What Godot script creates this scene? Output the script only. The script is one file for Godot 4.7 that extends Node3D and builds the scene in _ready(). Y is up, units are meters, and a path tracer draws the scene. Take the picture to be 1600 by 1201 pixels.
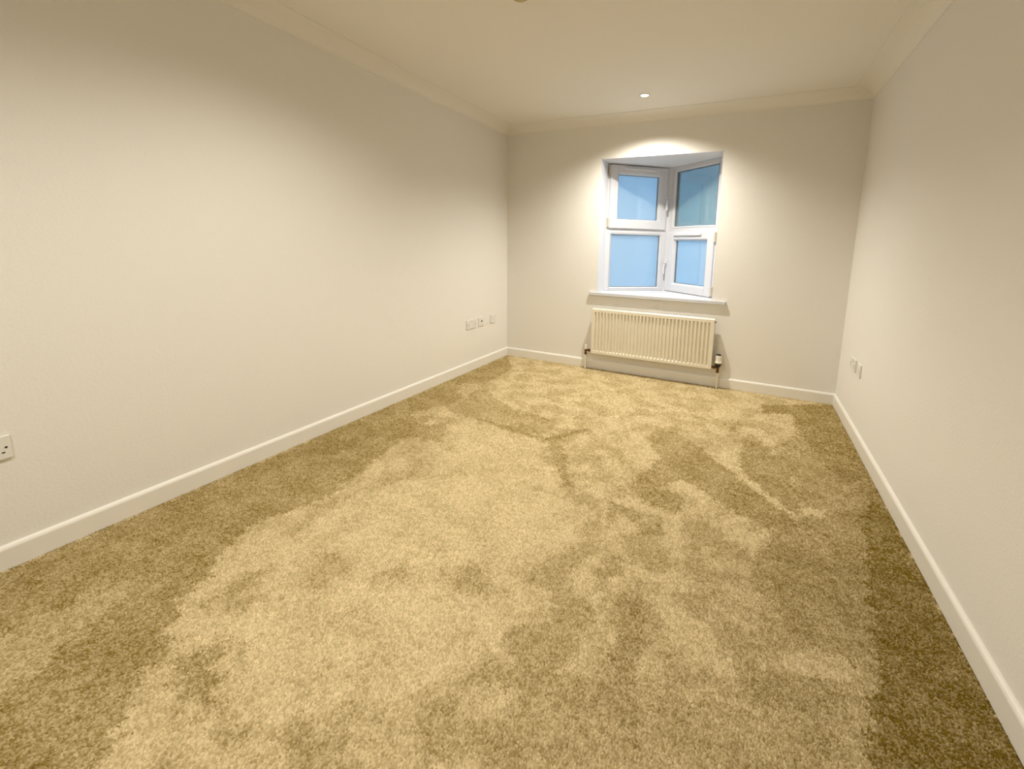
extends Node3D
# An empty carpeted room: pale walls, coving, a V-shaped oriel window over a radiator, wall plates, ceiling downlights.
# x runs from the left wall (0) to the right wall (W), z from the window wall (0) towards the viewer, y is up; metres.

const W := 3.127
const H := 2.40
const BACK := 4.75          # wall behind the viewer
const F := 637.78           # focal length in pixels of the 1600 x 1201 frame
const SHIFT := Vector2(82.71, -119.64)
const CAM := Vector3(2.4026, 1.2249, 3.8105)
const CAM_ROT := Vector3(-0.1504, 0.4200, 0.0246)

var M := {}
var taken := {}

func _ready() -> void:
	camera_and_light()
	materials()
	shell()
	carpet()
	window()
	lamps()
	radiator()
	plates()

# ---------------------------------------------------------------- camera, sky, exposure
func camera_and_light() -> void:
	var c := Camera3D.new()
	c.name = "camera"
	c.projection = Camera3D.PROJECTION_FRUSTUM
	c.near = 0.05
	c.far = 60.0
	c.size = 0.05 * 1201.0 / F
	c.frustum_offset = Vector2(-SHIFT.x, SHIFT.y) * 0.05 / F
	c.position = CAM
	c.basis = Basis.from_euler(CAM_ROT)
	add_child(c)
	c.current = true
	var sky_mat := ProceduralSkyMaterial.new()
	sky_mat.sky_top_color = Color(0.42, 0.66, 0.86)
	sky_mat.sky_horizon_color = Color(0.60, 0.79, 0.93)
	sky_mat.ground_bottom_color = Color(0.30, 0.42, 0.52)
	sky_mat.ground_horizon_color = Color(0.45, 0.60, 0.72)
	var sky := Sky.new()
	sky.sky_material = sky_mat
	var e := Environment.new()
	e.background_mode = Environment.BG_SKY
	e.sky = sky
	e.background_energy_multiplier = SKY_ENERGY
	e.tonemap_mode = Environment.TONE_MAPPER_LINEAR
	e.tonemap_exposure = EXPOSURE
	e.sdfgi_enabled = true
	e.ssao_enabled = true
	e.ssil_enabled = true
	var we := WorldEnvironment.new()
	we.name = "world_environment"
	we.environment = e
	add_child(we)

const SKY_ENERGY := 5.3
const EXPOSURE := 1.07
const LAMP_COLOR := Color(1.0, 0.98, 0.93)

# ---------------------------------------------------------------- materials
func flat(called: String, c: Color, rough := 0.6, metal := 0.0) -> StandardMaterial3D:
	var m := StandardMaterial3D.new()
	m.resource_name = called
	m.albedo_color = c
	m.roughness = rough
	m.metallic = metal
	return m

func noise_image(size: int, freq: float, octaves: int, sd: int) -> Image:
	var n := FastNoiseLite.new()
	n.seed = sd
	n.noise_type = FastNoiseLite.TYPE_SIMPLEX_SMOOTH
	n.frequency = freq
	n.fractal_octaves = octaves
	var im := n.get_seamless_image(size, size)
	im.convert(Image.FORMAT_RGBA8)
	return im

func materials() -> void:
	var bump := noise_image(512, 0.09, 3, 4)
	bump.bump_map_to_normal_map(2.0)
	var bump_tex := ImageTexture.create_from_image(bump)
	for d in [["paint", Color(0.925, 0.912, 0.890), 0.62], ["ceiling_paint", Color(0.925, 0.912, 0.885), 0.8]]:
		var m := flat(d[0], d[1], d[2])
		m.normal_enabled = true
		m.normal_texture = bump_tex
		m.normal_scale = 0.25
		m.uv1_triplanar = true
		m.uv1_world_triplanar = true
		m.uv1_scale = Vector3(1.6, 1.6, 1.6)
		M[d[0]] = m
	M.gloss = flat("gloss_trim", Color(0.93, 0.915, 0.885), 0.34)
	M.upvc = flat("white_upvc", Color(0.82, 0.825, 0.85), 0.3)
	M.lining = flat("white_lining", Color(0.87, 0.875, 0.895), 0.5)
	M.seal = flat("black_seal", Color(0.07, 0.09, 0.10), 0.6)
	M.hinge = flat("hinge_steel", Color(0.80, 0.77, 0.70), 0.4, 0.2)
	M.plate = flat("white_plate", Color(0.90, 0.89, 0.87), 0.35)
	M.hole = flat("dark_hole", Color(0.06, 0.05, 0.04), 0.7)
	M.steel = flat("radiator_enamel", Color(0.93, 0.90, 0.83), 0.32)
	M.pipe = flat("painted_pipe", Color(0.92, 0.89, 0.82), 0.4)
	M.brass = flat("dull_brass", Color(0.40, 0.29, 0.16), 0.4, 0.75)
	M.black = flat("black_plastic", Color(0.045, 0.04, 0.05), 0.35)
	M.valve = flat("valve_plastic", Color(0.93, 0.91, 0.86), 0.35)
	M.fitting = flat("aged_plastic", Color(0.74, 0.68, 0.50), 0.5)
	M.brick = flat("outer_render", Color(0.6, 0.58, 0.54), 0.9)
	M.pad = flat("carpet_backing", Color(0.54, 0.45, 0.28), 1.0)
	M.pile = flat("carpet_yarn", Color(1, 1, 1), 1.0)
	M.pile.vertex_color_use_as_albedo = true
	M.pile.metallic_specular = 0.2
	var g := flat("clear_glass", Color(0.95, 0.98, 0.98, 0.06), 0.02)
	g.transparency = BaseMaterial3D.TRANSPARENCY_ALPHA
	M.glass = g
	var f := flat("frosted_glass", Color(0.40, 0.472, 0.505), 0.7)
	f.backlight_enabled = true
	f.backlight = Color(1, 1, 1)
	M.frosted = f
	var t := flat("teal_tinted_glass", Color(0.0, 0.36, 0.36, 0.74), 0.3)
	t.metallic_specular = 0.2
	t.transparency = BaseMaterial3D.TRANSPARENCY_ALPHA
	M.teal = t

# ---------------------------------------------------------------- mesh helpers
func begin() -> SurfaceTool:
	var st := SurfaceTool.new()
	st.begin(Mesh.PRIMITIVE_TRIANGLES)
	return st

func tri(st: SurfaceTool, a: Vector3, b: Vector3, c: Vector3, n: Vector3) -> void:
	if (b - a).cross(c - a).dot(n) > 0.0:
		var k := b
		b = c
		c = k
	for v in [a, b, c]:
		st.set_normal(n)
		st.add_vertex(v)

func quad(st: SurfaceTool, a: Vector3, b: Vector3, c: Vector3, d: Vector3, towards: Vector3) -> void:
	var n := (c - a).cross(d - b).normalized()
	if n.dot(towards) < 0.0:
		n = -n
	tri(st, a, b, c, n)
	tri(st, a, c, d, n)

func stri(st: SurfaceTool, p: Array, n: Array) -> void:     # smooth triangle
	var o := [0, 1, 2]
	if (p[1] - p[0]).cross(p[2] - p[0]).dot(n[0] + n[1] + n[2]) > 0.0:
		o = [0, 2, 1]
	for i in o:
		st.set_normal(n[i])
		st.add_vertex(p[i])

func box(st: SurfaceTool, lo: Vector3, hi: Vector3, b := 0.0) -> void:   # box with chamfered edges
	var c := (lo + hi) / 2.0
	var h := (hi - lo) / 2.0
	b = minf(b, minf(h.x, minf(h.y, h.z)) * 0.9)
	for ax in 3:
		for s in [-1.0, 1.0]:
			var u := (ax + 1) % 3
			var v := (ax + 2) % 3
			var p := []
			for q in [[-1, -1], [1, -1], [1, 1], [-1, 1]]:
				var w := c
				w[ax] += s * h[ax]
				w[u] += q[0] * (h[u] - b)
				w[v] += q[1] * (h[v] - b)
				p.append(w)
			var n := Vector3.ZERO
			n[ax] = s
			quad(st, p[0], p[1], p[2], p[3], n)
			if b > 0.0 and s > 0.0:      # the four edges that run along axis ax
				for q in [[-1, -1], [1, -1], [1, 1], [-1, 1]]:
					var e := []
					for k in [[-1.0, 0], [1.0, 0], [1.0, 1], [-1.0, 1]]:
						var w := c
						w[ax] += k[0] * (h[ax] - b)
						w[u] += q[0] * (h[u] - (b if k[1] else 0.0))
						w[v] += q[1] * (h[v] - (0.0 if k[1] else b))
						e.append(w)
					var m := Vector3.ZERO
					m[u] = q[0]
					m[v] = q[1]
					quad(st, e[0], e[1], e[2], e[3], m)
	if b > 0.0:
		for sx in [-1.0, 1.0]:
			for sy in [-1.0, 1.0]:
				for sz in [-1.0, 1.0]:
					var s := Vector3(sx, sy, sz)
					var k := c + s * (h - Vector3(b, b, b))
					tri(st, k + Vector3(sx * b, 0, 0), k + Vector3(0, sy * b, 0), k + Vector3(0, 0, sz * b), s.normalized())

func prism(st: SurfaceTool, poly: PackedVector2Array, y0: float, y1: float) -> void:   # polygon in (x, z), upright
	var idx := Geometry2D.triangulate_polygon(poly)
	for i in range(0, idx.size(), 3):
		for e in [[y0, Vector3.DOWN], [y1, Vector3.UP]]:
			var p := []
			for k in 3:
				var q := poly[idx[i + k]]
				p.append(Vector3(q.x, e[0], q.y))
			tri(st, p[0], p[1], p[2], e[1])
	var mid := Vector2.ZERO
	for q in poly:
		mid += q / poly.size()
	var way := 1.0 if Geometry2D.is_polygon_clockwise(poly) else -1.0
	for i in poly.size():
		var a := poly[i]
		var b := poly[(i + 1) % poly.size()]
		var n2 := (b - a).orthogonal() * way
		quad(st, Vector3(a.x, y0, a.y), Vector3(b.x, y0, b.y), Vector3(b.x, y1, b.y), Vector3(a.x, y1, a.y), Vector3(n2.x, 0, n2.y))

func lathe(st: SurfaceTool, prof: Array, at: Vector3, axis := Vector3.UP, segs := 20) -> void:   # prof: [radius, height]
	var side := axis.cross(Vector3.FORWARD if absf(axis.z) < 0.9 else Vector3.RIGHT).normalized()
	var other := axis.cross(side).normalized()
	for i in prof.size() - 1:
		var r0: float = prof[i][0]
		var r1: float = prof[i + 1][0]
		var y0: float = prof[i][1]
		var y1: float = prof[i + 1][1]
		var slope := Vector2(y1 - y0, r0 - r1).normalized()
		for k in segs:
			var p := []
			var n := []
			for j in [k, k + 1]:
				var a: float = TAU * j / segs
				var d := side * cos(a) + other * sin(a)
				p.append(at + d * r0 + axis * y0)
				p.append(at + d * r1 + axis * y1)
				n.append((d * slope.x + axis * slope.y).normalized())
			if r0 > 0.0:
				stri(st, [p[0], p[1], p[2]], [n[0], n[0], n[1]])
			if r1 > 0.0:
				stri(st, [p[2], p[1], p[3]], [n[1], n[0], n[1]])

func sweep(st: SurfaceTool, a: Vector3, b: Vector3, inward: Vector3, prof: Array) -> void:   # along a wall, mitred at both ends; prof: [from the wall, height]
	var d := (b - a).normalized()
	for i in prof.size() - 1:
		var p: Array = prof[i]
		var q: Array = prof[i + 1]
		var n: Vector3 = inward * (q[1] - p[1]) - Vector3.UP * (q[0] - p[0])
		var s := []
		for e in [p, q]:
			s.append(a + inward * e[0] + Vector3.UP * e[1] + d * e[0])
			s.append(b + inward * e[0] + Vector3.UP * e[1] - d * e[0])
		quad(st, s[0], s[1], s[3], s[2], n)

func numbered(called: String) -> String:
	var k: int = taken.get(called, 0)
	taken[called] = k + 1
	return called if k == 0 else "%s_%03d" % [called, k]

func put(called: String, st: SurfaceTool, m: Material, parent: Node = self) -> MeshInstance3D:
	var o := MeshInstance3D.new()
	o.name = numbered(called) if parent == self else called
	o.mesh = st.commit()
	o.material_override = m
	parent.add_child(o, true)
	return o

func tag(o: Node, label: String, category: String, group := "", kind := "") -> Node:
	o.set_meta("label", label)
	o.set_meta("category", category)
	if group:
		o.set_meta("group", group)
	if kind:
		o.set_meta("kind", kind)
	return o

func thing(called: String, label: String, category: String, at := Vector3.ZERO, group := "", kind := "") -> Node3D:
	var o := Node3D.new()
	o.name = numbered(called)
	add_child(o)
	o.position = at
	tag(o, label, category, group, kind)
	return o

# ---------------------------------------------------------------- room shell
const X0 := 1.047            # window opening
const X1 := 2.123
const SILL := 0.778
const HEAD := 2.045
const REVEAL := 0.20         # thickness of the window wall

func shell() -> void:
	var st := begin()
	box(st, Vector3(-0.15, -0.15, -REVEAL), Vector3(W + 0.15, -0.002, BACK + 0.15))
	tag(put("floor", st, M.pad), "beige carpeted floor of the empty room", "floor", "", "structure")
	st = begin()
	box(st, Vector3(-0.15, H, -REVEAL), Vector3(W + 0.15, H + 0.15, BACK + 0.15))
	tag(put("ceiling", st, M.ceiling_paint), "plain off-white ceiling with coved edges", "ceiling", "", "structure")
	st = begin()
	box(st, Vector3(-0.15, -0.002, 0), Vector3(0, H, BACK))
	tag(put("wall_left", st, M.paint), "long off-white wall carrying four wall plates", "wall", "", "structure")
	st = begin()
	box(st, Vector3(W, -0.002, 0), Vector3(W + 0.15, H, BACK))
	tag(put("wall_right", st, M.paint), "long off-white wall carrying two wall plates", "wall", "", "structure")
	st = begin()
	box(st, Vector3(-0.15, -0.002, BACK), Vector3(W + 0.15, H, BACK + 0.15))
	tag(put("wall_front", st, M.paint), "plain off-white end wall facing the window", "wall", "", "structure")
	st = begin()
	var o0 := X0 - 0.006
	var o1 := X1 + 0.006
	box(st, Vector3(-0.15, -0.002, -REVEAL), Vector3(o0, H, 0))
	box(st, Vector3(o1, -0.002, -REVEAL), Vector3(W + 0.15, H, 0))
	box(st, Vector3(o0, -0.002, -REVEAL), Vector3(o1, SILL - 0.026, 0))
	box(st, Vector3(o0, HEAD + 0.006, -REVEAL), Vector3(o1, H, 0))
	tag(put("wall_back", st, M.paint), "short off-white end wall around the angled window", "wall", "", "structure")

	# skirting boards with a rounded top edge
	var sk := [[0.0145, 0.0], [0.015, 0.002], [0.015, 0.078], [0.0135, 0.083], [0.0105, 0.0875], [0.006, 0.091], [0.002, 0.0925], [0.0, 0.0925]]
	# coving: a lip at the ceiling, a hollow curve, a lip on the wall
	var cx := 0.135
	var cy := 0.066
	var cv := [[0.0, H - cy], [0.003, H - cy]]
	for i in 11:
		var a := PI / 2.0 * i / 10.0
		cv.append([cx - (cx - 0.003) * cos(a), H - cy + (cy - 0.003) * sin(a)])
	cv[cv.size() - 1] = [cx, H - 0.003]
	cv.append([cx, H])
	var runs := [
		["left", Vector3(0, 0, 0), Vector3(0, 0, BACK), Vector3.RIGHT, "under the wall with four plates"],
		["right", Vector3(W, 0, 0), Vector3(W, 0, BACK), Vector3.LEFT, "under the wall with two plates"],
		["back", Vector3(0, 0, 0), Vector3(W, 0, 0), Vector3.BACK, "passing behind the radiator"],
		["front", Vector3(0, 0, BACK), Vector3(W, 0, BACK), Vector3.FORWARD, "under the wall facing the window"]]
	for r in runs:
		st = begin()
		sweep(st, r[1], r[2], r[3], sk)
		tag(put("baseboard_" + r[0], st, M.gloss), "white skirting board " + r[4], "skirting board", "", "structure")
	var n := 1
	for r in runs:
		st = begin()
		sweep(st, r[1], r[2], r[3], cv)
		var where: String = {"left": "above the wall with four plates", "right": "above the wall with two plates", "back": "above the window wall", "front": "above the wall facing the window"}[r[0]]
		tag(put("trim_%d" % n, st, M.ceiling_paint), "hollow plaster coving " + where, "coving", "", "structure")
		n += 1

# ---------------------------------------------------------------- carpet
func ground(px: Vector2) -> Vector2:      # pixel of the 1600 x 1201 frame -> (x, z) on the floor
	var d := Basis.from_euler(CAM_ROT) * Vector3((px.x - 800.0 - SHIFT.x) / F, -(px.y - 600.5 - SHIFT.y) / F, -1.0)
	var s := -CAM.y / d.y
	return Vector2(CAM.x + d.x * s, CAM.z + d.z * s)

# Where the pile has been brushed one way or the other: outlines of the vacuum strokes and scuffs, plus painted shade where the floor dims towards the side walls; each with its yarn tone
const STROKES_AND_SHADE := [
	[-0.86, [0, 895, 792, 555, 800, 575, 740, 610, 690, 640, 610, 700, 520, 772, 392, 818, 365, 845, 325, 900, 285, 930, 262, 1010, 205, 1085, 160, 1201, -400, 1300, -400, 1060]],  # strip by the left wall: light falloff painted in with the pile lay
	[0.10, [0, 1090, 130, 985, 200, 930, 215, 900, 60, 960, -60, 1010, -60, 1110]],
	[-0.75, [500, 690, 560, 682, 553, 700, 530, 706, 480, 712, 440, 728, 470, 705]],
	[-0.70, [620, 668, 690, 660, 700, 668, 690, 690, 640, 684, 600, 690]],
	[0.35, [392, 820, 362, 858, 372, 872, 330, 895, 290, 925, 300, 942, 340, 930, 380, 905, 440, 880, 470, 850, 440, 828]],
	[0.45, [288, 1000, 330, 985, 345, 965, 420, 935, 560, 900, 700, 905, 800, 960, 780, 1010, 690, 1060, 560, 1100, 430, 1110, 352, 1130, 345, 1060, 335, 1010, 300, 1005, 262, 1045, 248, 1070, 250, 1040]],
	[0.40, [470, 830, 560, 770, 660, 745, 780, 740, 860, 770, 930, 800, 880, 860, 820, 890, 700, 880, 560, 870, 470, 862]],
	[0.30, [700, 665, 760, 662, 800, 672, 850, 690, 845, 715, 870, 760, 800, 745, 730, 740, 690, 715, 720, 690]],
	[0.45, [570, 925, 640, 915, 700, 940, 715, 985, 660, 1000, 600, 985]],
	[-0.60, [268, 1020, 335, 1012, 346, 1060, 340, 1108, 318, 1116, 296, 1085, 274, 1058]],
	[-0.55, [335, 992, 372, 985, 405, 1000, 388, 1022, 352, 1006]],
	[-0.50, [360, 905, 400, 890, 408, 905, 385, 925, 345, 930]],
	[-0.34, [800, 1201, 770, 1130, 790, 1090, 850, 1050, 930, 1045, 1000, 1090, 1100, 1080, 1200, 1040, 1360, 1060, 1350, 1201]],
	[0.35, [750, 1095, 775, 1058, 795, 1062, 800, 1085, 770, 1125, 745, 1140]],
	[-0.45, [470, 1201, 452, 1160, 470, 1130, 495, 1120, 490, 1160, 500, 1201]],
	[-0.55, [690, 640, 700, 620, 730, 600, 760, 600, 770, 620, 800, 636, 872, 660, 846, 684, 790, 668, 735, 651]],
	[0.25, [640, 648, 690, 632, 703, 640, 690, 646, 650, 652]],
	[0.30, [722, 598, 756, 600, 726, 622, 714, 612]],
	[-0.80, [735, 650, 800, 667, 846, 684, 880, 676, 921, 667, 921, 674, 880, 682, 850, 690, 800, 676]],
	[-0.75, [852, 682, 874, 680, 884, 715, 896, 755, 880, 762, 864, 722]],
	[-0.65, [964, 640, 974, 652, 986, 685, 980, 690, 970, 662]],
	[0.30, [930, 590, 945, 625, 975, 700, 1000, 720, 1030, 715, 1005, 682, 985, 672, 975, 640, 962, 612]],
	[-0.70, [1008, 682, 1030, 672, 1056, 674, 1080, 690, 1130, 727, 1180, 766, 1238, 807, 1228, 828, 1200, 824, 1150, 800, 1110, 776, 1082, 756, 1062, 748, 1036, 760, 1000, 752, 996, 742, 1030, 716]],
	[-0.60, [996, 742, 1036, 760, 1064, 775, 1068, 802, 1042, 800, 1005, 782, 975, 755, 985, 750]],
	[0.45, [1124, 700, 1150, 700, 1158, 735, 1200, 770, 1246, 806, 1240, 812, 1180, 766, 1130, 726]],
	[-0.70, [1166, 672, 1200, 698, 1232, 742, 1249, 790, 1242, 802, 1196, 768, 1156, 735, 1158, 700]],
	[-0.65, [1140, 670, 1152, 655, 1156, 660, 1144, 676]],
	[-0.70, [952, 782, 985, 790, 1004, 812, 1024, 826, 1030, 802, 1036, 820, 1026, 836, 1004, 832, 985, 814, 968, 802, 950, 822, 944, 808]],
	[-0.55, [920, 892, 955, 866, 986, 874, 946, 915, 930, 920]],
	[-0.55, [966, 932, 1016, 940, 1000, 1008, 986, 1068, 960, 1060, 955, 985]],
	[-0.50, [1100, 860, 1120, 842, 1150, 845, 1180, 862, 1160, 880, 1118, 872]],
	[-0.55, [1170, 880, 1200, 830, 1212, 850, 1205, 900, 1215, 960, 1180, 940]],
	[-0.72, [1200, 830, 1250, 810, 1300, 800, 1346, 790, 1358, 860, 1362, 960, 1370, 1050, 1250, 1010, 1215, 960, 1205, 880]],  # step towards the right wall, the fading floor light painted as darker tone
	[-1.40, [1346, 800, 1362, 780, 1400, 818, 1620, 1225, 1620, 1300, 1345, 1300, 1350, 1140, 1368, 1060, 1362, 980, 1352, 890]],  # right wall strip: weaker light there painted in along with the pile lay
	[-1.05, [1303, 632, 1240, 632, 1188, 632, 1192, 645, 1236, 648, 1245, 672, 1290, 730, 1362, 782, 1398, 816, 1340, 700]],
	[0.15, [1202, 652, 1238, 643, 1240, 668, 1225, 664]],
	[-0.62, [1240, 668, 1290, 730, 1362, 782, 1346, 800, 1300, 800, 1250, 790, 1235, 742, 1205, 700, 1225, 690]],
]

func carpet() -> void:
	var rng := RandomNumberGenerator.new()
	rng.seed = 77
	var cell := 0.01
	var nx := int(ceil(W / cell)) + 1
	var z_end := 4.05
	var nz := int(ceil(z_end / cell)) + 1
	var tone := PackedFloat32Array()
	tone.resize(nx * nz)
	var rag := FastNoiseLite.new()
	rag.seed = 11
	rag.frequency = 16.0
	rag.fractal_octaves = 3
	var blot := FastNoiseLite.new()
	blot.seed = 23
	blot.frequency = 4.2
	blot.fractal_octaves = 4
	blot.domain_warp_enabled = true
	blot.domain_warp_amplitude = 0.25
	blot.domain_warp_frequency = 2.0
	var fleck := FastNoiseLite.new()
	fleck.seed = 31
	fleck.frequency = 22.0
	fleck.fractal_octaves = 3
	for j in nz:
		for i in nx:
			var b := blot.get_noise_2d(i * cell, j * cell * 1.3)
			tone[j * nx + i] = clampf(b * 0.9, -0.24, 0.24)
	for s in STROKES_AND_SHADE:
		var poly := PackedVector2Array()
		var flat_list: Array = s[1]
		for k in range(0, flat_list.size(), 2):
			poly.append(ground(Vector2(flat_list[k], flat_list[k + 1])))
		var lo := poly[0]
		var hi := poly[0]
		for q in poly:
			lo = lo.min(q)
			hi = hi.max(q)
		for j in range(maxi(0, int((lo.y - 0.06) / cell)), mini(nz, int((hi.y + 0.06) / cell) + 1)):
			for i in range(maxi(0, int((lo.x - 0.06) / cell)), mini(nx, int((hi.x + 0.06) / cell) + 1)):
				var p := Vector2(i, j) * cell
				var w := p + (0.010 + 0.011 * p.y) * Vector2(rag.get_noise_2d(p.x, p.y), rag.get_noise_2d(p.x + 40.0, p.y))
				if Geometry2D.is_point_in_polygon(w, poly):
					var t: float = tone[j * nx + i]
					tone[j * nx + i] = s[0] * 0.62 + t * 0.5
	# the yarn tufts: four-sided tips, all in one mesh
	var vs := PackedVector3Array()
	var ns := PackedVector3Array()
	var cs := PackedColorArray()
	var ix := PackedInt32Array()
	var n := 0
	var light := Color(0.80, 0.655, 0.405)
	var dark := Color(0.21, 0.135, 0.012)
	var z := 0.016
	while z < z_end:
		var step := 0.0080 if z < 1.1 else (0.0062 if z < 2.0 else 0.0047)
		var x := 0.016
		while x < W - 0.014:
			var px := x + rng.randf_range(-0.45, 0.45) * step
			var pz := z + rng.randf_range(-0.45, 0.45) * step
			x += step
			if px < 0.017 or px > W - 0.017 or pz < 0.017:
				continue
			var jx := px + rng.randfn() * 0.006
			var jz := pz + rng.randfn() * 0.006
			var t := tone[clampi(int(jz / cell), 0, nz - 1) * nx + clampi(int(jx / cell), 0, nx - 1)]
			t += 0.3 * fleck.get_noise_2d(px, pz * 1.4)
			if (Vector2(px, pz) - Vector2(0.968, 0.06)).length() < 0.019 or (Vector2(px, pz) - Vector2(2.222, 0.06)).length() < 0.019:
				continue
			var r := step * rng.randf_range(0.95, 1.25)
			var hgt := 0.0065 * rng.randf_range(0.8, 1.2)
			var turn := rng.randf() * TAU
			var ca := cos(turn)
			var sa := sin(turn)
			# pile brushed away from the viewer shows its sides (pale), brushed towards the viewer its tips (deep)
			var lx := -0.10 * t + rng.randf_range(-0.35, 0.35)
			var lz := -0.55 * t + rng.randf_range(-0.35, 0.35)
			var c := dark.lerp(light, clampf(0.57 + 0.45 * t + rng.randf_range(-0.24, 0.24), 0.0, 1.2))  # pile lay and the dim floor edges both go into the yarn colour
			vs.append(Vector3(px + ca * r, -0.002, pz + sa * r))
			vs.append(Vector3(px - sa * r, -0.002, pz + ca * r))
			vs.append(Vector3(px - ca * r, -0.002, pz - sa * r))
			vs.append(Vector3(px + sa * r, -0.002, pz - ca * r))
			vs.append(Vector3(px + lx * hgt, hgt - 0.002, pz + lz * hgt))
			ns.append(Vector3(ca * 0.8, 0.6, sa * 0.8))
			ns.append(Vector3(-sa * 0.8, 0.6, ca * 0.8))
			ns.append(Vector3(-ca * 0.8, 0.6, -sa * 0.8))
			ns.append(Vector3(sa * 0.8, 0.6, -ca * 0.8))
			ns.append(Vector3(lx, 1.0, lz).normalized())
			for k in 5:
				cs.append(c)
			for k in 4:
				ix.append(n + k)
				ix.append(n + (k + 1) % 4)
				ix.append(n + 4)
			n += 5
		z += step
	var arrays := []
	arrays.resize(Mesh.ARRAY_MAX)
	arrays[Mesh.ARRAY_VERTEX] = vs
	arrays[Mesh.ARRAY_NORMAL] = ns
	arrays[Mesh.ARRAY_COLOR] = cs
	arrays[Mesh.ARRAY_INDEX] = ix
	var mesh := ArrayMesh.new()
	mesh.add_surface_from_arrays(Mesh.PRIMITIVE_TRIANGLES, arrays)
	var o := MeshInstance3D.new()
	o.name = "carpet_pile"
	o.mesh = mesh
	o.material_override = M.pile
	add_child(o)
	tag(o, "beige cut pile of the fitted carpet with brushed vacuum marks and shade painted along the side walls", "carpet", "", "stuff")

# ---------------------------------------------------------------- window
const PA := Vector2(1.047, -0.200)      # plan of the inner faces: jamb, point of the V, jamb
const PP := Vector2(1.588, -0.632)
const PB := Vector2(2.123, -0.200)

func unit_transform(jamb: Vector2, mirror: bool) -> Transform3D:
	# local x runs from the left end to the right end, local z points into the room
	var a := jamb if not mirror else PP
	var b := PP if not mirror else jamb
	var d := (b - a).normalized()
	var x := Vector3(d.x, 0, d.y)
	var zz := x.cross(Vector3.UP)
	return Transform3D(Basis(x, Vector3.UP, zz), Vector3(a.x, 0, a.y))

func bars(st: SurfaceTool, u0: float, u1: float, v0: float, v1: float, l: float, r: float, b: float, t: float, w0: float, w1: float, c: float) -> void:
	box(st, Vector3(u0, v0, w0), Vector3(u0 + l, v1, w1), c)
	box(st, Vector3(u1 - r, v0, w0), Vector3(u1, v1, w1), c)
	box(st, Vector3(u0 + l - 0.002, v0, w0), Vector3(u1 - r + 0.002, v0 + b, w1 - 0.0004), c)
	box(st, Vector3(u0 + l - 0.002, v1 - t, w0), Vector3(u1 - r + 0.002, v1, w1 - 0.0004), c)

func bead(st: SurfaceTool, u0: float, u1: float, v0: float, v1: float, wide: float, w_in: float, w_out: float) -> void:   # sloped glazing bead round a pane, mitred
	var o := [Vector2(u0 - wide, v0 - wide), Vector2(u1 + wide, v0 - wide), Vector2(u1 + wide, v1 + wide), Vector2(u0 - wide, v1 + wide)]
	var i := [Vector2(u0, v0), Vector2(u1, v0), Vector2(u1, v1), Vector2(u0, v1)]
	var mid := Vector3((u0 + u1) / 2, (v0 + v1) / 2, 1.0)
	for k in 4:
		var m: int = (k + 1) % 4
		var a := Vector3(o[k].x, o[k].y, w_out)
		var b := Vector3(o[m].x, o[m].y, w_out)
		var c := Vector3(i[m].x, i[m].y, w_in + 0.004)
		var d := Vector3(i[k].x, i[k].y, w_in + 0.004)
		quad(st, a, b, c, d, mid - a)
		quad(st, d, c, Vector3(i[m].x, i[m].y, w_in - 0.006), Vector3(i[k].x, i[k].y, w_in - 0.006), mid - a)

func glazing(parent: Node3D, u0: float, u1: float, v0: float, v1: float, w: float, m: Material) -> void:
	# sealed double unit: clear inner sheet, black spacer, obscured outer sheet
	var st := begin()
	box(st, Vector3(u0 - 0.008, v0 - 0.008, w - 0.004), Vector3(u1 + 0.008, v1 + 0.008, w))
	put("clear_pane", st, M.glass, parent)
	st = begin()
	bars(st, u0 - 0.008, u1 + 0.008, v0 - 0.008, v1 + 0.008, 0.011, 0.011, 0.011, 0.011, w - 0.022, w - 0.0045, 0.0)
	put("spacer", st, M.seal, parent)
	st = begin()
	box(st, Vector3(u0 - 0.008, v0 - 0.008, w - 0.026), Vector3(u1 + 0.008, v1 + 0.008, w - 0.0225))
	var p := put("outer_pane", st, m, parent)
	p.set_meta("label", "teal tinted glass" if m == M.teal else "pale blue frosted glass")

func handle(parent: Node3D, u: float, v: float, w: float) -> void:
	var st := begin()
	box(st, Vector3(u - 0.014, v - 0.035, w), Vector3(u + 0.014, v + 0.035, w + 0.010), 0.004)
	lathe(st, [[0.0095, 0.0], [0.0095, 0.028], [0.0, 0.028]], Vector3(u, v, w + 0.008), Vector3.BACK, 14)
	box(st, Vector3(u - 0.010, v - 0.120, w + 0.030), Vector3(u + 0.010, v + 0.014, w + 0.044), 0.005)
	put("handle", st, M.upvc, parent)
	st = begin()
	lathe(st, [[0.004, 0.0], [0.004, 0.0465], [0.0, 0.0465]], Vector3(u, v - 0.004, w), Vector3.BACK, 10)
	put("key_hole", st, M.hole, parent)

func trickle_vent(parent: Node3D, u0: float, u1: float, v: float, w: float) -> void:
	var st := begin()
	box(st, Vector3(u0, v - 0.013, w), Vector3(u1, v + 0.013, w + 0.016), 0.006)
	put("trickle_vent", st, M.upvc, parent)

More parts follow.
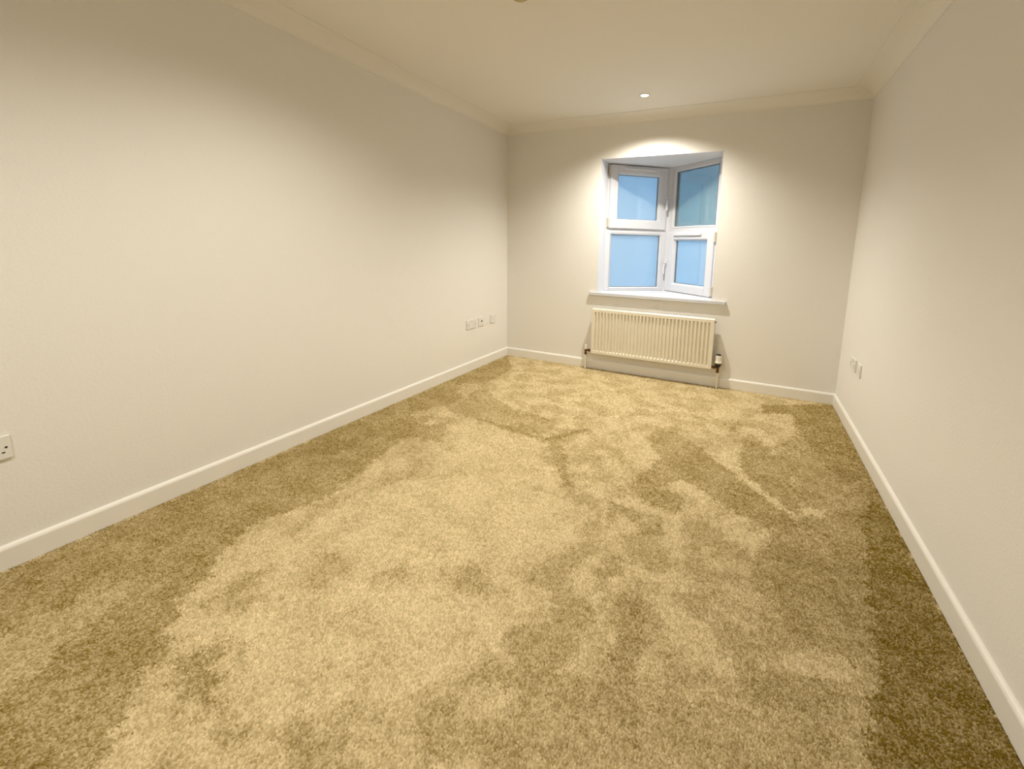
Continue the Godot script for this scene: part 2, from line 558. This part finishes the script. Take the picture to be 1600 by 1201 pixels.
func casement(win: Node3D, tr: Transform3D, u0: float, u1: float, v0: float, v1: float, g: Array, hinge_u: float, handle_u: float, handle_v: float, vent: Array, m: Material) -> void:
	var proud := 0.020
	var st := begin()
	bars(st, u0, u1, v0, v1, g[0] - u0 - 0.012, u1 - g[1] - 0.012, g[2] - v0 - 0.012, v1 - g[3] - 0.012, -0.045, proud, 0.005)
	bead(st, g[0], g[1], g[2], g[3], 0.0125, -0.010, proud - 0.003)
	var o := put("casement", st, M.upvc, win)
	o.transform = tr
	glazing(o, g[0], g[1], g[2], g[3], -0.012, m)
	handle(o, handle_u, handle_v, proud)
	trickle_vent(o, vent[0], vent[1], vent[2], proud)
	for v in [v1 - 0.055, v0 + 0.055]:
		st = begin()
		box(st, Vector3(hinge_u - 0.008, v - 0.045, 0.0), Vector3(hinge_u + 0.008, v + 0.045, proud + 0.004), 0.003)
		put("hinge", st, M.hinge, o)

func window() -> void:
	var win := thing("window_1", "white framed V-shaped oriel window with four frosted blue panes", "window", Vector3.ZERO, "", "structure")
	var st := begin()
	var out := 0.10
	var roof := PackedVector2Array([Vector2(X0, 0.0), Vector2(X0, -REVEAL), Vector2(X0 - 0.10, -REVEAL), Vector2(X0 - 0.10, -REVEAL - 0.03), Vector2(PP.x, PP.y - 0.14), Vector2(X1 + 0.10, -REVEAL - 0.03), Vector2(X1 + 0.10, -REVEAL), Vector2(X1, -REVEAL), Vector2(X1, 0.0)])
	prism(st, roof, HEAD, HEAD + 0.006)
	var slab := PackedVector2Array([Vector2(X0 - 0.12, -REVEAL), Vector2(X0 - 0.12, -REVEAL - 0.05), Vector2(PP.x, PP.y - 0.17), Vector2(X1 + 0.12, -REVEAL - 0.05), Vector2(X1 + 0.12, -REVEAL)])
	put("soffit_panel", st, M.lining, win)
	st = begin()
	prism(st, slab, HEAD + 0.007, HEAD + 0.12)
	put("bay_roof", st, M.brick, win)
	for s in [[X0 - 0.006, X0], [X1, X1 + 0.006]]:
		st = begin()
		box(st, Vector3(s[0], SILL, -REVEAL), Vector3(s[1], HEAD, 0.0))
		put("reveal_panel", st, M.lining, win)
	# window board with a nosing that runs past the opening
	st = begin()
	var nose := 0.029
	var board := PackedVector2Array([Vector2(0.968, 0.0), Vector2(0.968, nose - 0.004), Vector2(0.972, nose), Vector2(2.238, nose), Vector2(2.242, nose - 0.004), Vector2(2.242, 0.0), Vector2(X1, 0.0), Vector2(X1, -REVEAL), Vector2(X1 + 0.10, -REVEAL), Vector2(X1 + 0.10, -REVEAL - 0.03), Vector2(PP.x, PP.y - 0.14), Vector2(X0 - 0.10, -REVEAL - 0.03), Vector2(X0 - 0.10, -REVEAL), Vector2(X0, -REVEAL), Vector2(X0, 0.0)])
	prism(st, board, SILL - 0.025, SILL)
	put("window_sill", st, M.upvc, win)
	st = begin()
	prism(st, slab, SILL - 0.15, SILL - 0.026)
	put("bay_base", st, M.brick, win)

	var ta := unit_transform(PA, false)
	var tb := unit_transform(PB, true)
	var la := PA.distance_to(PP)
	var lb := PB.distance_to(PP)
	# left unit: casement above, fixed light below
	st = begin()
	bars(st, -0.012, la - 0.012, SILL, HEAD, 0.062, 0.056, 0.036, 0.05, -0.07, 0.0, 0.004)
	box(st, Vector3(0.04, 1.358, -0.07), Vector3(la - 0.06, 1.43, -0.001), 0.003)
	bead(st, 0.062, 0.607, 0.815, 1.357, 0.014, -0.014, 0.003)
	var fa := put("outer_frame", st, M.upvc, win)
	fa.transform = ta
	glazing(fa, 0.062, 0.607, 0.815, 1.357, -0.016, M.frosted)
	casement(win, ta, 0.022, 0.652, 1.415, 2.036, [0.118, 0.560, 1.511, 1.946], 0.012, 0.633, 1.725, [0.160, 0.510, 2.004], M.frosted)
	# right unit: fixed light above, casement below (its u runs from the point of the V to the jamb)
	st = begin()
	bars(st, 0.012, lb + 0.012, SILL, HEAD, 0.056, 0.062, 0.036, 0.048, -0.07, 0.0, 0.004)
	box(st, Vector3(0.06, 1.37, -0.07), Vector3(lb - 0.04, 1.449, -0.001), 0.003)
	bead(st, lb - 0.612, lb - 0.062, 1.451, 1.998, 0.014, -0.014, 0.003)
	var fb := put("outer_frame", st, M.upvc, win)
	fb.transform = tb
	glazing(fb, lb - 0.612, lb - 0.062, 1.451, 1.998, -0.016, M.teal)
	casement(win, tb, lb - 0.672, lb - 0.034, SILL + 0.004, 1.392, [lb - 0.562, lb - 0.128, 0.872, 1.307], lb - 0.026, lb - 0.655, 1.075, [lb - 0.565, lb - 0.185, 1.366], M.frosted)
	# post that closes the point of the V
	st = begin()
	prism(st, PackedVector2Array([PP + Vector2(-0.020, 0.012), PP + Vector2(0.020, 0.012), PP + Vector2(0.075, -0.06), PP + Vector2(0.0, -0.12), PP + Vector2(-0.075, -0.06)]), SILL, HEAD)
	put("corner_post", st, M.upvc, win)

# ---------------------------------------------------------------- ceiling fittings
func lamps() -> void:
	var face := flat("lamp_glow", Color(1, 1, 1), 0.3)
	face.emission_enabled = true
	face.emission = Color(1.0, 0.95, 0.86)
	face.emission_energy_multiplier = 6.0
	for d in [[0.478, "lit recessed downlight in the ceiling just in front of the window wall", 4.2, 1.55, 71.0], [2.55, "lit recessed downlight in the ceiling at the middle of the room", 2.2, 1.15, 75.0], [4.15, "lit recessed downlight in the ceiling at the end facing the window", 1.85, 1.15, 75.0]]:
		var t := thing("downlight", d[1], "downlight", Vector3(d[3], H, d[0]), "recessed ceiling downlights")
		var st := begin()
		lathe(st, [[0.0, -0.0005], [0.042, -0.0005], [0.042, -0.002], [0.040, -0.005], [0.035, -0.0065], [0.031, -0.005], [0.029, -0.0022]], Vector3.ZERO, Vector3.UP, 32)
		put("bezel", st, M.plate, t)
		st = begin()
		lathe(st, [[0.029, -0.0022], [0.020, -0.0032], [0.0, -0.0036]], Vector3.ZERO, Vector3.UP, 32)
		put("lamp_lens", st, face, t)
		var l := SpotLight3D.new()
		l.name = "downlight_beam"
		l.position = Vector3(0, -0.022, 0)
		l.rotation = Vector3(-PI / 2, 0, 0)
		l.light_color = LAMP_COLOR
		l.light_energy = d[2]
		l.light_size = 0.02
		l.spot_range = 12.0
		l.spot_attenuation = 2.0
		l.spot_angle = d[4]
		l.spot_angle_attenuation = 1.0
		l.shadow_enabled = true
		t.add_child(l)
	var c := thing("ceiling_fitting", "small round dull beige fitting on the ceiling, not lit", "fitting", Vector3(1.318, H, 1.99))
	var s := begin()
	lathe(s, [[0.052, 0.0], [0.052, -0.012], [0.047, -0.016]], Vector3.ZERO, Vector3.UP, 28)
	put("base_ring", s, M.fitting, c)
	s = begin()
	lathe(s, [[0.047, -0.016], [0.044, -0.028], [0.034, -0.035], [0.0, -0.037]], Vector3.ZERO, Vector3.UP, 28)
	put("cover", s, M.fitting, c)

# ---------------------------------------------------------------- radiator
func radiator() -> void:
	var x0 := 1.036
	var x1 := 2.168
	var y0 := 0.183
	var y1 := 0.622
	var zf := 0.100
	var t := thing("radiator", "white panel radiator with upright flutes under the window", "radiator", Vector3(0, 0, 0))
	# pressed front panel: 33 upright channels with rounded ends
	var st := begin()
	var n := 33
	var m := 0.022
	var pitch := (x1 - x0 - 2 * m) / n
	var xs := [x0, x0 + m]
	var fx := [0.0, 0.0]
	for i in n:
		for q in [[0.20, 0.0], [0.28, 0.5], [0.36, 1.0], [0.64, 1.0], [0.72, 0.5], [0.80, 0.0]]:
			xs.append(x0 + m + (i + q[0]) * pitch)
			fx.append(q[1])
	xs.append(x1)
	fx.append(0.0)
	var ys := [y0, y0 + 0.022, y0 + 0.025, y0 + 0.030, y0 + 0.040, y1 - 0.050, y1 - 0.034, y1 - 0.028, y1 - 0.025, y1]
	var fy := [0.0, 0.0, 0.45, 0.9, 1.0, 1.0, 0.9, 0.45, 0.0, 0.0]
	var depth := 0.014
	var at := func(i: int, j: int) -> Vector3: return Vector3(xs[i], ys[j], zf - depth * fx[i] * fy[j])
	for i in xs.size() - 1:
		for j in ys.size() - 1:
			quad(st, at.call(i, j), at.call(i + 1, j), at.call(i + 1, j + 1), at.call(i, j + 1), Vector3.BACK)
	# rolled edges of the panel
	quad(st, Vector3(x0, y0, zf), Vector3(x1, y0, zf), Vector3(x1, y0 - 0.004, zf - 0.006), Vector3(x0, y0 - 0.004, zf - 0.006), Vector3.DOWN)
	quad(st, Vector3(x0, y1, zf), Vector3(x1, y1, zf), Vector3(x1, y1 + 0.003, zf - 0.005), Vector3(x0, y1 + 0.003, zf - 0.005), Vector3.UP)
	put("front_panel", st, M.steel, t)
	st = begin()
	box(st, Vector3(x0 + 0.004, y0 - 0.003, zf - 0.025), Vector3(x1 - 0.004, y1 - 0.02, zf - 0.0155), 0.0)
	put("water_panel", st, M.steel, t)
	st = begin()
	box(st, Vector3(x0 + 0.004, y0 - 0.003, 0.040), Vector3(x1 - 0.004, y1 - 0.02, 0.050), 0.003)
	put("back_panel", st, M.steel, t)
	# top grille
	st = begin()
	for z in [0.036, 0.0525, 0.069, 0.0855]:
		box(st, Vector3(x0, y1 - 0.004, z), Vector3(x1, y1 + 0.003, z + 0.0095), 0.0015)
	for i in 12:
		var x := x0 + 0.006 + i * (x1 - x0 - 0.022) / 11.0
		box(st, Vector3(x, y1 - 0.006, 0.037), Vector3(x + 0.010, y1 + 0.001, 0.094), 0.001)
	put("top_grille", st, M.steel, t)
	for x in [x0 - 0.0015, x1 + 0.0015]:
		st = begin()
		box(st, Vector3(x - 0.0015, y0 + 0.004, 0.036), Vector3(x + 0.0015, y1 + 0.003, zf - 0.001), 0.001)
		put("side_panel", st, M.steel, t)
	for x in [x0 + 0.16, x1 - 0.16]:
		st = begin()
		box(st, Vector3(x - 0.015, y0 + 0.03, 0.0012), Vector3(x + 0.015, y1 - 0.06, 0.005))
		box(st, Vector3(x - 0.015, y0 + 0.03, 0.003), Vector3(x - 0.011, y1 - 0.06, 0.041))
		put("bracket", st, M.steel, t)
	st = begin()
	lathe(st, [[0.006, 0.0], [0.006, 0.012], [0.0, 0.012]], Vector3(x1 + 0.002, y1 - 0.022, 0.080), Vector3.RIGHT, 10)
	put("bleed_plug", st, M.brass, t)
	var pz := 0.060
	# lockshield end
	var lx := 0.968
	st = begin()
	lathe(st, [[0.0078, 0.0], [0.0078, 0.165], [0.0, 0.165]], Vector3(lx, 0, pz), Vector3.UP, 14)
	put("pipe", st, M.pipe, t)
	st = begin()
	lathe(st, [[0.0, 0.150], [0.012, 0.150], [0.012, 0.170], [0.010, 0.172], [0.012, 0.185], [0.012, 0.208], [0.0, 0.210]], Vector3(lx, 0, pz), Vector3.UP, 14)
	lathe(st, [[0.010, 0.0], [0.010, 0.030], [0.014, 0.031], [0.014, 0.050], [0.010, 0.051], [0.010, 0.068]], Vector3(lx, 0.196, pz), Vector3.RIGHT, 12)
	var lv := put("lockshield_valve", st, M.brass, t)
	st = begin()
	lathe(st, [[0.0, 0.205], [0.0125, 0.205], [0.0115, 0.245], [0.009, 0.248], [0.0, 0.248]], Vector3(lx, 0, pz), Vector3.UP, 16)
	put("cap", st, M.valve, lv).set_meta("label", "white plastic cap")
	# thermostat end
	var rx := 2.222
	st = begin()
	lathe(st, [[0.0078, 0.0], [0.0078, 0.160], [0.0, 0.160]], Vector3(rx, 0, pz), Vector3.UP, 14)
	put("pipe", st, M.pipe, t)
	st = begin()
	lathe(st, [[0.0, 0.148], [0.013, 0.148], [0.013, 0.172], [0.011, 0.174], [0.013, 0.186], [0.013, 0.206], [0.0, 0.206]], Vector3(rx, 0, pz), Vector3.UP, 14)
	lathe(st, [[0.010, 0.0], [0.010, 0.020], [0.014, 0.021], [0.014, 0.040], [0.010, 0.041], [0.010, 0.056]], Vector3(rx, 0.194, pz), Vector3.LEFT, 12)
	var rv := put("thermostatic_valve", st, M.brass, t)
	st = begin()
	lathe(st, [[0.0, 0.200], [0.017, 0.200], [0.021, 0.208], [0.029, 0.224], [0.031, 0.236], [0.0, 0.236]], Vector3(rx, 0, pz), Vector3.UP, 24)
	put("collar", st, M.black, rv).set_meta("label", "black plastic collar")
	st = begin()
	lathe(st, [[0.0, 0.236], [0.031, 0.236], [0.032, 0.240], [0.032, 0.250], [0.028, 0.254], [0.0255, 0.300], [0.023, 0.305], [0.0, 0.305]], Vector3(rx, 0, pz), Vector3.UP, 24)
	put("head", st, M.valve, rv).set_meta("label", "white tapered thermostat head")
	st = begin()
	lathe(st, [[0.0, 0.3055], [0.021, 0.3055], [0.020, 0.313], [0.0, 0.315]], Vector3(rx, 0, pz), Vector3.UP, 24)
	put("end_cap", st, M.black, rv).set_meta("label", "black end cap")

# ---------------------------------------------------------------- sockets and wall plates
func plate(called: String, label: String, category: String, wide: float, at: Vector3, face: float) -> Node3D:
	# local x along the wall, local z out of it; face: turn about y
	var t := thing(called, label, category, at, "white wall plates")
	t.rotation.y = face
	var st := begin()
	box(st, Vector3(-wide / 2, -0.043, 0.0), Vector3(wide / 2, 0.043, 0.0095), 0.002)
	put("face_plate", st, M.plate, t)
	for x in [-0.0302, 0.0302]:
		st = begin()
		lathe(st, [[0.0035, 0.0], [0.0035, 0.0012], [0.0, 0.0014]], Vector3(x * (2.0 if wide > 0.1 else 1.0), 0.0, 0.0094), Vector3.BACK, 10)
		put("screw", st, M.hole if wide > 0.1 else M.hinge, t)
	return t

func double_outlet(t: Node3D) -> void:
	for x in [-0.042, 0.042]:
		for h in [[0.0, 0.006, 0.004, 0.010], [-0.011, -0.014, 0.008, 0.0045], [0.011, -0.014, 0.008, 0.0045]]:
			var st := begin()
			box(st, Vector3(x + h[0] - h[2] / 2, h[1] - h[3] / 2 - 0.004, 0.0092), Vector3(x + h[0] + h[2] / 2, h[1] + h[3] / 2 - 0.004, 0.0098))
			put("pin_hole", st, M.hole, t)
		var s := begin()
		box(s, Vector3(x * 0.36 - 0.0065, 0.016, 0.009), Vector3(x * 0.36 + 0.0065, 0.036, 0.0125), 0.002)
		put("switch", s, M.plate, t)

func plates() -> void:
	var q := PI / 2
	var cy := 0.4575
	double_outlet(plate("double_socket", "white double socket at left of three plates near the corner", "socket", 0.146, Vector3(0, cy, 0.647), q))
	var tv := plate("aerial_outlet", "small white aerial outlet with a dark hole between two plates", "outlet", 0.086, Vector3(0, cy, 0.489), q)
	var st := begin()
	lathe(st, [[0.0075, 0.0], [0.0075, 0.0035], [0.0055, 0.0035], [0.0, 0.003]], Vector3(0.004, 0.006, 0.0093), Vector3.BACK, 16)
	put("aerial_hole", st, M.hole, tv)
	var ph := plate("blank_plate", "small plain white plate closest to the window wall corner", "wall plate", 0.086, Vector3(0, cy, 0.281), q)
	st = begin()
	box(st, Vector3(-0.018, -0.018, 0.009), Vector3(0.018, 0.018, 0.0108), 0.001)
	put("insert", st, M.plate, ph)
	double_outlet(plate("double_socket", "white double socket alone on the long wall, away from the corner", "socket", 0.146, Vector3(0, cy, 3.433), q))
	double_outlet(plate("double_socket", "wider white socket of the pair near the radiator wall corner", "socket", 0.146, Vector3(W, cy, 0.458), -q))
	var b := plate("blank_plate", "narrower white plate beside the wider socket on the same wall", "wall plate", 0.086, Vector3(W, cy, 0.622), -q)
	st = begin()
	box(st, Vector3(-0.018, -0.018, 0.009), Vector3(0.018, 0.018, 0.0108), 0.001)
	put("insert", st, M.plate, b)
